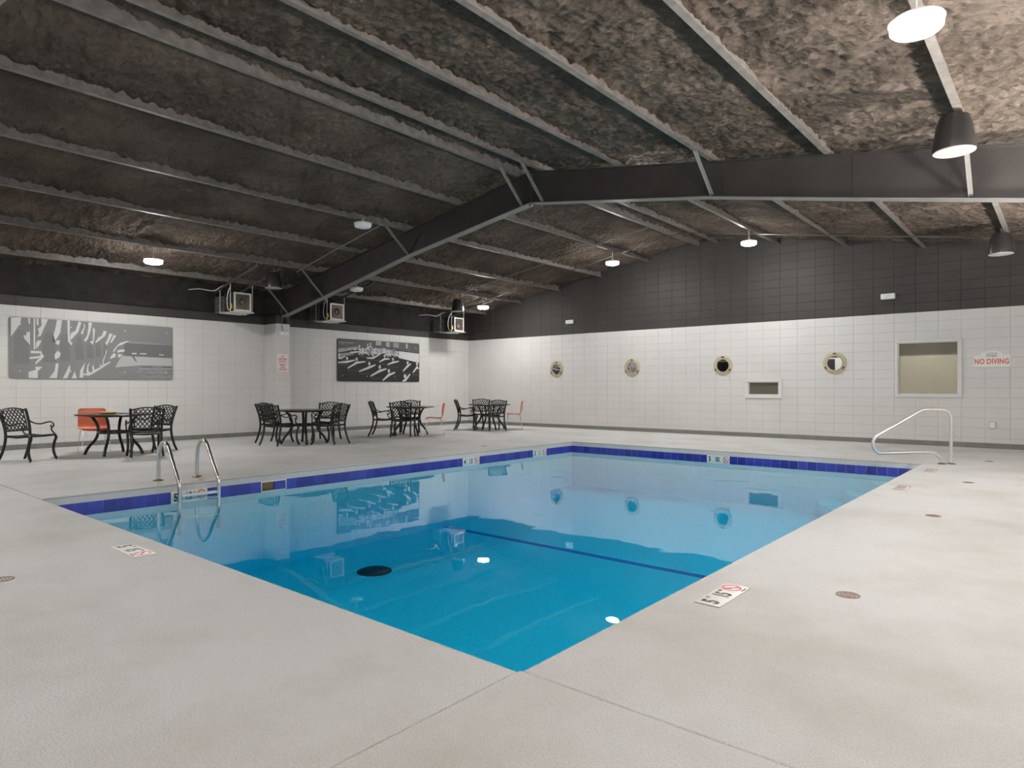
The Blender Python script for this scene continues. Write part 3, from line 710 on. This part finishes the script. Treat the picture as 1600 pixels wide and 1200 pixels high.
# ------------------------------------------------------------------ framed prints
TONE = {1: .012, 2: .13, 3: .10, 4: .27, 5: .30, 6: .36, 7: .45, 8: .62, 9: .75}
def print_panel(name, label, y0, y1, z0, z1, base, shapes, swimmers, pins):
    t = thing(name, label, 'picture', (0, y0, z0)); W, H = y1-y0, z1-z0
    r = .045; out = []
    for cx, cz, a0 in ((W-r, r, -90), (W-r, H-r, 0), (r, H-r, 90), (r, r, 180)):
        out += [(cx+r*math.cos(math.radians(a0+k*22.5)), cz+r*math.sin(math.radians(a0+k*22.5))) for k in range(5)]
    obj('panel', MB().prism([(.02, a, b) for a, b in out], (.012, 0, 0)), M['dark'], t)
    mb = MB(); tones = []
    def poly(pts, tone, layer):
        mb.add([(.0325+.0004*layer, min(max(u, .004), .996)*W, min(max(v, .005), .995)*H) for u, v in pts], [tuple(range(len(pts)))]); tones.append(tone)
    mb.add([(.0325, a, b) for a, b in out], [tuple(range(len(out)))]); tones.append(base)
    for k, (tn, pl) in enumerate(shapes): poly([(a/1000, b/1000) for a, b in pl], TONE[tn], 1+(k % 12)*.3 if tn < 8 else 5+(k % 5)*.2)
    asp = W/H
    def limb(a, b, w0, w1, tone, layer):
        dx, dz = (b[0]-a[0])*asp, b[1]-a[1]; l = math.hypot(dx, dz) or 1; nx, nz = -dz/l/asp, dx/l
        poly([(a[0]+nx*w0, a[1]+nz*w0), (b[0]+nx*w1, b[1]+nz*w1), (b[0]-nx*w1, b[1]-nz*w1), (a[0]-nx*w0, a[1]-nz*w0)], tone, layer)
    for (a, b, c, d, e, f) in swimmers:
        h = (a/1000, b/1000); l = (c/1000, d/1000); r_ = (e/1000, f/1000); k = .7+.9*(1-h[1])
        ch = (h[0], h[1]-.075*k); 
        limb(ch, (ch[0]-.004, ch[1]-.07*k), .030*k, .022*k, .02, 4.2); limb(ch, l, .024*k, .012*k, .62, 5); limb(ch, r_, .024*k, .012*k, .62, 5.2)
        limb((h[0], h[1]-.05*k), ch, .02*k, .028*k, .62, 5.4)
        poly([(h[0]+.030*k*math.cos(q*math.pi/4)/asp, h[1]+.038*k*math.sin(q*math.pi/4)) for q in range(8)], .55, 5.8)
        limb((l[0], l[1]-.05), (r_[0], l[1]-.055), .006, .004, .10, 3.8)
    if swimmers:
        rn = random.Random(3)
        for k in range(46):      # glints on the dark water
            u, v = rn.uniform(.03, .97), rn.uniform(.04, .55); limb((u, v), (u+rn.uniform(.015, .05), v+rn.uniform(-.006, .004)), .004, .003, rn.uniform(.05, .10), 3+k*.015)
        for k in range(26):      # people crowding the far pool edge
            u, v = rn.uniform(.24, .70), rn.uniform(.66, .82); q = rn.uniform(.35, .6)
            limb((u, v), (u+rn.uniform(-.006, .006), v-.07), .018, .012, q if k % 3 else .02, 4.3+k*.02); limb((u, v+.035), (u, v+.01), .012, .014, q, 4.9+k*.01)
            if k % 2: limb((u-.035, v-.03+rn.uniform(-.03, .03)), (u+.035, v-.02+rn.uniform(-.02, .03)), .008, .008, q, 4.95+k*.01)
    else:
        rn = random.Random(5)
        for k in range(70):      # ripples and dim legs
            u, v = rn.uniform(.62, .97), rn.uniform(.02, .22); limb((u, v), (u+rn.uniform(.02, .07), v+rn.uniform(-.004, .004)), .004, .002, rn.uniform(.13, .36), 4+k*.01)
        for k, (u, w) in enumerate(((.06, .05), (.21, .045), (.30, .035), (.385, .03), (.45, .025), (.50, .02), (.545, .016))):
            limb((u, .66-.1*k/6), (u+.004, .24+.03*k), w*1.9, w*2.2, .165, .4+k*.05); limb((u, .80-.02*k), (u, .66-.1*k/6), w*.8, w*1.8, .175, .45+k*.05)
    me = mb.mesh('print', M['print']); at = me.color_attributes.new('tone', 'FLOAT_COLOR', 'CORNER')
    vals = []
    for p in me.polygons: vals += [tones[p.index]]*p.loop_total
    at.data.foreach_set('color', [c for v in vals for c in (v, v, v*.985, 1)])
    obj('print', me, None, t)
    for u, v in pins: obj('standoff_cap', MB().lathe([(.012, 0), (.012, .008), (.008, .011), (0, .011)], c=(.0345, u/1000*W, v/1000*H), n=10, axis='x'), M['white_pl'], t, 40)
P1= [(2,[(666,656),(998,651),(998,412),(666,424)]),(4,[(691,694),(954,670),(954,655),(691,657)]),(7,[(649,422),(995,406),(998,259),(776,257),(608,211),(633,340)]),(5,[(746,208),(991,228),(993,191),(776,168)]),(5,[(733,136),(954,159),(993,124),(820,111)]),(4,[(755,78),(991,87),(995,38),(798,38)]),(2,[(776,239),(864,244),(846,219),(798,216)]),(2,[(922,242),(995,253),(995,222),(931,218)]),(2,[(708,451),(729,430),(753,302),(733,348)]),(8,[(716,481),(748,484),(748,461),(716,458)]),(8,[(770,481),(813,485),(813,464),(770,463)]),(8,[(902,476),(934,473),(934,455),(902,458)]),(8,[(7,984),(61,1006),(57,900),(7,673)]),(8,[(72,704),(88,706),(88,622),(81,631)]),(8,[(88,748),(107,772),(108,551),(89,611)]),(8,[(127,988),(136,990),(136,480),(127,479)]),(8,[(143,991),(154,993),(154,876),(143,895)]),(8,[(98,998),(108,1000),(108,894),(100,908)]),(8,[(168,996),(207,993),(182,828),(168,718),(147,683),(157,759),(150,822),(171,879)]),(8,[(150,630),(171,633),(157,546),(140,491),(140,586)]),(8,[(112,456),(171,452),(171,420),(112,414)]),(8,[(105,350),(168,377),(154,333),(105,318)]),(8,[(168,441),(185,368),(168,312),(140,236),(134,235),(140,278),(161,344)]),(8,[(100,106),(150,151),(150,0),(100,-1)]),(8,[(136,193),(175,195),(154,130),(140,140)]),(8,[(257,993),(286,998),(275,779),(253,667),(235,621),(246,579),(235,642),(237,751),(246,828)]),(8,[(250,644),(275,648),(268,571),(250,590)]),(8,[(243,405),(261,472),(279,431),(272,365),(246,319)]),(8,[(250,254),(266,255),(261,125),(257,3),(212,2),(243,124)]),(8,[(316,1004),(331,996),(331,656),(346,614),(342,569),(320,632)]),(8,[(383,996),(399,976),(380,807),(334,656),(331,700),(338,789),(364,826)]),(8,[(331,249),(334,150),(316,5),(290,4),(312,127)]),(8,[(359,130),(372,6),(342,6)]),(8,[(414,979),(422,914),(406,766),(395,798),(414,890)]),(8,[(422,289),(410,132),(410,21),(387,20),(393,154)]),(8,[(441,895),(453,897),(441,738),(425,647),(414,667),(433,759)]),(8,[(441,985),(464,989),(453,830),(437,693),(422,646),(414,667),(433,737),(441,850)]),(8,[(468,911),(482,868),(476,698),(468,596),(449,650),(468,675)]),(8,[(535,855),(555,847),(543,765),(488,632),(482,643),(503,736),(523,762)]),(8,[(571,815),(592,807),(576,713),(555,596),(545,640),(559,710)]),(8,[(596,785),(616,788),(584,645),(576,655)]),(8,[(691,700),(699,695),(649,619),(624,593),(604,498),(590,485),(616,592),(641,658)]),(8,[(624,524),(666,540),(670,505),(620,477)]),(8,[(580,404),(600,475),(612,442),(608,395),(573,358)]),(8,[(627,455),(653,446),(633,386),(624,408)]),(8,[(453,302),(441,223),(441,134),(460,90),(433,89),(429,144),(435,234)]),(8,[(484,316),(472,248),(476,169),(500,159),(468,124),(464,213)]),(8,[(517,342),(511,262),(527,229),(509,228)]),(8,[(551,538),(555,482),(535,320),(535,263),(584,313),(547,253),(527,251),(531,343),(545,435)]),(8,[(410,65),(445,55),(488,125),(580,301),(571,312),(488,170),(449,100),(410,88)])]
ST1= [(55,879),(338,882),(54,120),(336,123),(670,877),(952,882),(668,122),(949,122)]
P2= [(3,[(8,977),(997,992),(997,748),(536,843),(8,760)]),(6,[(8,760),(229,836),(229,778),(8,669)]),(5,[(8,648),(181,701),(181,629),(8,585)]),(8,[(726,781),(997,740),(997,504),(726,606)]),(6,[(611,807),(726,781),(695,618),(611,686)]),(6,[(441,994),(507,996),(507,899),(441,891)]),(6,[(566,989),(611,988),(611,867),(566,877)]),(5,[(656,986),(726,988),(726,865),(656,872)]),(7,[(820,985),(843,988),(843,864),(820,861)]),(4,[(8,921),(181,923),(181,902),(8,900)]),(2,[(859,974),(867,975),(867,727),(851,725)]),(2,[(90,946),(97,947),(100,749),(87,748)]),(4,[(250,795),(536,858),(611,777),(603,715),(355,646),(236,692)])]
SW= [(107,544,8,438,195,509),(215,532,113,311,316,482),(362,435,243,239,437,411),(488,362,376,128,570,322),(600,271,525,28,679,237),(547,642,484,488,611,573),(653,569,585,428,729,522),(843,492,780,272,887,472),(969,470,912,240,996,346),(808,143,776,19,875,199),(198,767,140,690,263,724),(288,785,236,649,348,689),(405,651,330,571,499,690),(376,920,348,806,397,827),(344,894,319,745,362,764),(246,845,229,764,263,768),(477,762,448,700,499,720),(540,799,514,706,573,712),(596,760,573,697,626,657),(710,742,687,694,733,637),(426,771,397,709,455,715),(21,614,11,571,87,592)]
ST2= [(57,878),(952,884),(57,131),(337,127),(668,138)]

print_panel('swimmer_print', 'long grey photo panel of swimmers standing in a row beside water', 3.506, 6.578, 1.41, 2.617, .205, P1, [], ST1)
print_panel('swimmer_print', 'dark photo panel of many swimmers with outstretched arms in a pool', 11.061, 14.14, 1.407, 2.62, .016, P2, SW, ST2)

# ------------------------------------------------------------------ depth markers and deck drains
def marker(label, nums, loc, rot, no_text=True):
    t = bpy.data.objects.new('depth_marker', None); COL.objects.link(t); t.location = loc; t.rotation_euler = rot; tag(t, label, 'depth marker')
    for k in range(3): obj('tile', MB().box((-.228+.152*k+.001, -.075, 0), (-.228+.152*(k+1)-.001, .075, .006), .001), M['tile_white'], t)
    a, b = nums; z = .0068
    lettering(a, .135, M['ink'], t, (-.172, -.002, z), (0, 0, 0), bold=.004, sx=.8, name='numeral')
    lettering('FT', .03, M['ink'], t, (-.105, .045, z), (0, 0, 0), name='unit'); lettering('IN', .03, M['ink'], t, (.062, .045, z), (0, 0, 0), name='unit')
    lettering(b, .135, M['ink'], t, (-.012, -.002, z), (0, 0, 0), bold=.003, sx=.68, name='numeral')
    s = obj('no_diving_symbol', MB().ring([(.046, .0062), (.058, .0062), (.058, .0072), (.046, .0072)], c=(.152, .010, 0), n=28), M['red_ink'], t)
    obj('slash', MB().obox((.152, .010, .0068), (.033, -.033, 0), (.004, .004, 0), (0, 0, .0004)), M['red_ink'], s)
    obj('diver', MB().bar((.130, .016, .0066), (.165, .004, .0066), .012, .0006).bar((.165, .004, .0066), (.182, -.012, .0066), .006, .0006).bar((.130, .016, .0066), (.120, .034, .0066), .007, .0006), M['ink'], s)
    lettering('NO DIVING', .013, M['ink'], t, (.152, -.062, z), (0, 0, 0), name='caption')
    return t
marker('white 5 FT 15 depth marker in the deck on the drain side of the pool', ('5', '15'), (14.295, 3.76, .0015), (0, 0, R90))
marker('white 5 FT 15 depth marker in the deck at the deep end of the pool', ('5', '15'), (10.50, 1.937, .0015), (0, 0, 0))
marker('white 4 FT 13 depth marker in the deck on the drain side', ('4', '13'), (14.295, 9.19, .0015), (0, 0, R90))
marker('white 3 FT 11 depth marker in the deck near the curved handrail', ('3', '11'), (14.295, 11.37, .0015), (0, 0, R90))
zm = (ZT0+ZT1)/2
marker('white 5 FT 15 depth marker in the blue tile band behind the ladder', ('5', '15'), (PX0+.004, 3.795, zm), (R90, 0, R90))
marker('white 4 FT 13 depth marker in the blue tile band below the pictures', ('4', '13'), (PX0+.004, 9.02, zm), (R90, 0, R90))
marker('white 3 FT 11 depth marker in the blue tile band near the far pool corner', ('3', '11'), (PX0+.004, 11.135, zm), (R90, 0, R90))
marker('white 3 FT 00 depth marker in the blue tile band below the end wall', ('3', '00'), (10.655, PY1-.004, zm), (R90, 0, 0))
for (x, y), lb in (((14.852, 4.24), 'small round rusty deck drain beside the 5 FT 15 marker'), ((14.857, 7.39), 'small round rusty deck drain level with the middle of the pool'),
                   ((14.856, 10.28), 'small round rusty deck drain between the 4 FT and 3 FT deck markers'), ((14.832, 13.45), 'small round rusty deck drain beyond the curved handrail'),
                   ((10.66, 1.11), 'small round rusty deck drain in the deck at the deep end'), ((6.49, 10.18), 'small round dark deck drain on the table side of the pool')):
    t = thing('deck_drain', lb, 'drain', (x, y, 0))
    obj('rim', MB().ring([(.052, -.008), (.066, -.008), (.066, .003), (.056, .004), (.052, .002)], n=24), M['steel_rust'], t, 40)
    g = MB().lathe([(.053, -.010), (.053, -.001), (0, -.001)], n=24)
    for k in range(-2, 3): g.box((-.045 if abs(k) < 2 else -.03, k*.018-.004, -.001), (.045 if abs(k) < 2 else .03, k*.018+.004, .0015))
    obj('grate', g, M['steel_rust'], t)

# ------------------------------------------------------------------ pool ladder and handrail
t = thing('pool_ladder', 'stainless steel pool ladder with two bent rails and treads', 'ladder', (6.70, 3.87, 0))
prof = [(0, 0), (.01, .25), (.03, .38), (.085, .47), (.175, .515), (.27, .49), (.35, .405), (.45, .27), (.58, .10), (.628, .02), (.638, -.08), (.638, -.3), (.638, -.62)]
for s in (-.25, .25):
    rl = obj('rail', MB().tube(smooth_path([(a, s, b) for a, b in prof], 4), .0245, 14), M['stain_steel'], t, 60)
    obj('flange', MB().lathe([(.062, 0), (.062, .008), (.035, .016), (.026, .02)], c=(0, s, 0), n=20), M['bronze'], rl, 40)
    obj('bumper', MB().tube([(.638, s, -.60), (.53, s, -.60)], .02, 8), M['white_pl'], rl)
for z in (-.135, -.42): obj('tread', MB().box((.575, -.23, z-.018), (.665, .23, z+.012), .006), M['tread'], t)
t = thing('pool_handrail', 'white bent steel handrail standing at the far pool corner', 'handrail', (14.405, 12.60, 0), math.atan2(-.65, -.76))
hp = [(.0, 0), (0, .3), (0, .66), (.012, .76), (.055, .84), (.13, .868), (.25, .87), (.43, .87), (.50, .845), (.75, .70), (1.15, .475), (1.22, .42), (1.255, .34), (1.245, .26), (1.19, .19), (1.10, .175), (.7, .185), (.38, .19), (.27, .175), (.19, .11), (.155, .03), (.15, 0)]
rl = obj('rail', MB().tube(smooth_path([(a, 0, b) for a, b in hp], 4), .0245, 14), M['white_tube'], t, 60)
for a in (0, .15): obj('flange', MB().lathe([(.062, 0), (.062, .008), (.035, .016), (.026, .02)], c=(a, 0, 0), n=20), M['bronze'], rl, 40)

# ------------------------------------------------------------------ patio furniture (local +y = the way a chair faces)
def arm_chair(label, loc, rz):
    t = thing('patio_chair', label, 'chair', loc, rz, 'black lattice patio chairs'); c = M['black_cast']
    for s in (-1, 1):
        bp_ = smooth_path([(s*.25, -.335, 0), (s*.238, -.275, .12), (s*.23, -.225, .28), (s*.23, -.205, .42), (s*.235, -.225, .58), (s*.248, -.275, .74), (s*.258, -.325, .865)])
        lg = obj('leg', MB().tube(bp_, [.015]+[.022]*(len(bp_)-2)+[.017], 8), c, t, 50)
        obj('foot_cap', MB().lathe([(.016, 0), (.016, .02), (.012, .026), (0, .026)], c=(s*.25, -.333, 0), n=8), M['foot_cap'], lg)
        fp = smooth_path([(s*.255, .31, 0), (s*.25, .265, .06), (s*.243, .235, .17), (s*.243, .255, .30), (s*.246, .285, .38), (s*.235, .27, .425)])
        lg = obj('leg', MB().tube(fp, [.014]+[.022]*(len(fp)-2)+[.022], 8), c, t, 50)
        obj('foot_cap', MB().lathe([(.015, 0), (.015, .02), (.012, .026), (0, .026)], c=(s*.255, .308, 0), n=8), M['foot_cap'], lg)
        ap = smooth_path([(s*.243, -.255, .67), (s*.27, -.16, .615), (s*.28, -.04, .605), (s*.28, .08, .635), (s*.28, .15, .64), (s*.28, .195, .615), (s*.28, .205, .575), (s*.28, .175, .55), (s*.28, .15, .565), (s*.28, .155, .585)])
        a_ = MB().tube(ap, .0125, 7)
        a_.tube(smooth_path([(s*.28, .175, .55), (s*.277, .165, .52), (s*.27, .19, .48), (s*.255, .245, .445), (s*.243, .28, .415)]), .0125, 7)
        a_.lathe([(0, -.016), (.016, 0), (0, .016)], c=(s*.28, .158, .58), n=8)
        obj('armrest', a_, c, t, 50)
    # back: crest rail, bottom rail and diagonal lattice, on a plane leaning back
    bk = lambda x, z: Vector((x, -.222-.42*(max(0, z-.56)**1.0)*.82-.0*x, z))
    crest = [bk(x, .835+.045*math.cos(x/.25*math.pi/2)) for x in [-.25+.05*k for k in range(11)]]
    obj('crest_rail', MB().tube(crest, .021, 8, flat=.6), c, t, 50)
    obj('bottom_rail', MB().tube([bk(x, .505) for x in (-.235, -.1, 0, .1, .235)], .015, 8), c, t, 50)
    lt = MB(); zt = lambda x: .825+.045*math.cos(x/.25*math.pi/2)
    for s in (-1, 1): lt.tube([bk(s*.195, .505), bk(s*.197, .66), bk(s*.2, zt(.2))], .009, 6)
    stp = .068
    for sl in (-1, 1):
        for k in range(-8, 9):
            pts_ = []
            for q in range(0, 34):
                z = .505+q*.0118; x = k*stp+sl*(z-.68)*.78
                if abs(x) <= .196 and z <= zt(x): pts_.append(bk(x, z)+Vector((0, .003*sl, 0)))
            if len(pts_) > 2: lt.bar(pts_[0], pts_[-1], .017, .007, (0, 1, 0))
    obj('back_lattice', lt, c, t)
    sr = MB().tube([(-.235, -.2, .42), (-.24, .02, .405), (-.235, .27, .425)], .018, 8).tube([(.235, -.2, .42), (.24, .02, .405), (.235, .27, .425)], .018, 8)
    sr.tube([(-.235, .27, .425), (0, .285, .42), (.235, .27, .425)], .017, 8).tube([(-.235, -.2, .42), (0, -.2, .405), (.235, -.2, .42)], .017, 8)
    obj('seat_frame', sr, c, t, 50)
    se = MB()
    for k in range(13):
        x = -.222+.037*k; se.bar((x, -.2, .412), (x, .275, .418), .016, .008)
    for k in range(12):
        y = -.18+.04*k; se.bar((-.235, y, .416), (.235, y, .416), .014, .006)
    obj('seat', se, c, t)
    return t
face = lambda dx, dy: math.atan2(-dx, dy)      # rotation that turns local +y to (dx, dy)
CH = [((2.55, 3.21), (.85, .52), 'black lattice patio armchair standing apart, turned away from its table'),
      ((3.34, 4.73), (-.97, .25), 'black lattice patio armchair at the table with the yellow dish, back to the ladder'),
      ((2.42, 5.22), (.42, -.90), 'black lattice patio armchair at the yellow-dish table on the column side'),
      ((2.36, 7.80), (.94, .33), 'black lattice patio armchair at the column table, back to the long picture'),
      ((3.10, 7.48), (-.26, .97), 'black lattice patio armchair at the table by the column, back toward the ladder'),
      ((2.65, 8.93), (.62, -.78), 'black lattice patio armchair at the table by the column, standing before the column'),
      ((3.64, 8.36), (-.96, -.28), 'black lattice patio armchair at the table by the column, back toward the pool'),
      ((2.47, 10.74), (.76, .65), 'black lattice patio armchair side on, at the table below the crowd picture'),
      ((3.28, 10.70), (-.62, .78), 'black lattice patio armchair at the table below the crowd picture, back to the pool'),
      ((2.30, 11.78), (.72, -.69), 'black lattice patio armchair on the wall side of the table below the crowd picture'),
      ((2.42, 13.84), (.80, .60), 'black lattice patio armchair side on, at the table nearest the room corner'),
      ((3.42, 13.92), (-.88, .47), 'black lattice patio armchair at the corner table, back to the pool'),
      ((2.20, 14.72), (.70, -.71), 'black lattice patio armchair on the wall side of the corner table')]
c0 = None
for (x, y), (dx, dy), lb in CH:
    if c0 is None: c0 = arm_chair(lb, (x, y, 0), face(dx, dy))
    else: dup(c0, (x, y, 0), face(dx, dy), lb)
def patio_table(label, loc, rz):
    t = thing('patio_table', label, 'table', loc, rz, 'black round patio tables'); c = M['black_cast']
    obj('tabletop', MB().lathe([(0, .715), (.58, .715), (.615, .722), (.62, .735), (.61, .742), (0, .742)], n=48), c, t, 30)
    for k in range(4):
        a = math.pi/4+k*math.pi/2; P = lambda r, z: (r*math.cos(a), r*math.sin(a), z)
        lp = smooth_path([P(.48, 0), P(.465, .05), P(.41, .15), P(.31, .27), P(.262, .40), P(.272, .52), P(.33, .64), P(.40, .715)])
        obj('leg', MB().tube(lp, [.026]*(len(lp)-4)+[.024, .022, .02, .018], 8), c, t, 50)
    obj('brace_ring', MB().ring([(.225, .385), (.255, .385), (.255, .435), (.225, .435)], n=28), c, t, 30)
    obj('apron_ring', MB().ring([(.40, .695), (.43, .695), (.43, .715), (.40, .715)], n=32), c, t, 30)
    return t
t0 = patio_table('round black patio table with a yellow dish on it', (2.43, 4.54, 0), math.radians(8))
dup(t0, (3.02, 8.12, 0), math.radians(18), 'round black patio table in front of the block column')
dup(t0, (2.85, 11.32, 0), math.radians(27), 'round black patio table below the crowd picture')
dup(t0, (2.83, 14.38, 0), math.radians(20), 'round black patio table nearest the room corner')
t = thing('round_dish', 'small round yellow dish lying on the black table', 'dish', (2.36, 4.46, .742))
obj('base', MB().lathe([(.085, 0), (.11, .006), (.13, .022), (.128, .03), (.0, .033)], n=28), M['yellow_dish'], t, 40)
obj('raised_rim', MB().ring([(.115, .026), (.131, .022), (.133, .034), (.122, .04)], n=28), M['yellow_dish'], t, 40)
def shell_chair(label, loc, rz):
    t = thing('shell_chair', label, 'chair', loc, rz, 'orange shell chairs')
    prof = [(.23, .425), (.215, .445), (.15, .452), (.05, .445), (-.06, .435), (-.14, .44), (-.19, .475), (-.215, .55), (-.23, .65), (-.245, .75), (-.255, .81), (-.258, .83)]
    prof = smooth_path([(0, a, b) for a, b in prof], 2); n = 11; vs = []; fs = []
    K = len(prof)
    for layer in (0, 1):
        for i, p in enumerate(prof):
            v = i/(K-1); wd = .225+.01*math.sin(v*3.1) - (.045*max(0, (v-.86)/.14)**2) - (.03*max(0, (.08-v)/.08)**2)
            for j in range(n):
                u = -1+2*j/(n-1); back = max(0, min(1, (v-.5)/.2))
                y = p.y+back*.045*(u*u); z = p.z+(1-back)*.018*(u*u)
                q = Vector((u*wd, y, z))
                if layer: q += Vector((0, -.007*back-.001, -.007*(1-back)))
                vs.append(q)
    for i in range(K-1):
        for j in range(n-1):
            a = i*n+j; fs += [(a, a+1, a+n+1, a+n)]; a += K*n; fs += [(a, a+n, a+n+1, a+1)]
    o = K*n
    for i in range(K-1):
        fs += [(i*n, i*n+n, o+i*n+n, o+i*n), (i*n+n-1, o+i*n+n-1, o+i*n+2*n-1, i*n+2*n-1)]
    for j in range(n-1): fs += [(j, o+j, o+j+1, j+1), ((K-1)*n+j, (K-1)*n+j+1, o+(K-1)*n+j+1, o+(K-1)*n+j)]
    obj('shell', MB().add(vs, fs), M['orange'], t, 50)
    for s in (-1, 1):
        obj('wire_leg', MB().tube(smooth_path([(s*.16, .16, .435), (s*.20, .19, .40), (s*.225, .235, .02), (s*.225, .225, .008), (s*.225, -.225, .008), (s*.225, -.235, .02), (s*.20, -.16, .40), (s*.16, -.13, .43)], 3), .0065, 6), M['chrome'], t, 60)
    obj('cross_wire', MB().tube([(-.16, .16, .433), (.16, .16, .433)], .006, 6).tube([(-.16, -.13, .428), (.16, -.13, .428)], .006, 6), M['chrome'], t)
    return t
s0 = shell_chair('orange plastic shell chair on chrome wire legs behind the yellow-dish table', (1.84, 4.40, 0), face(.98, -.15))
dup(s0, (3.40, 11.66, 0), face(-.72, -.69), 'orange plastic shell chair at the table below the crowd picture')
dup(s0, (3.42, 14.82, 0), face(-.75, -.66), 'orange plastic shell chair at the table nearest the room corner')
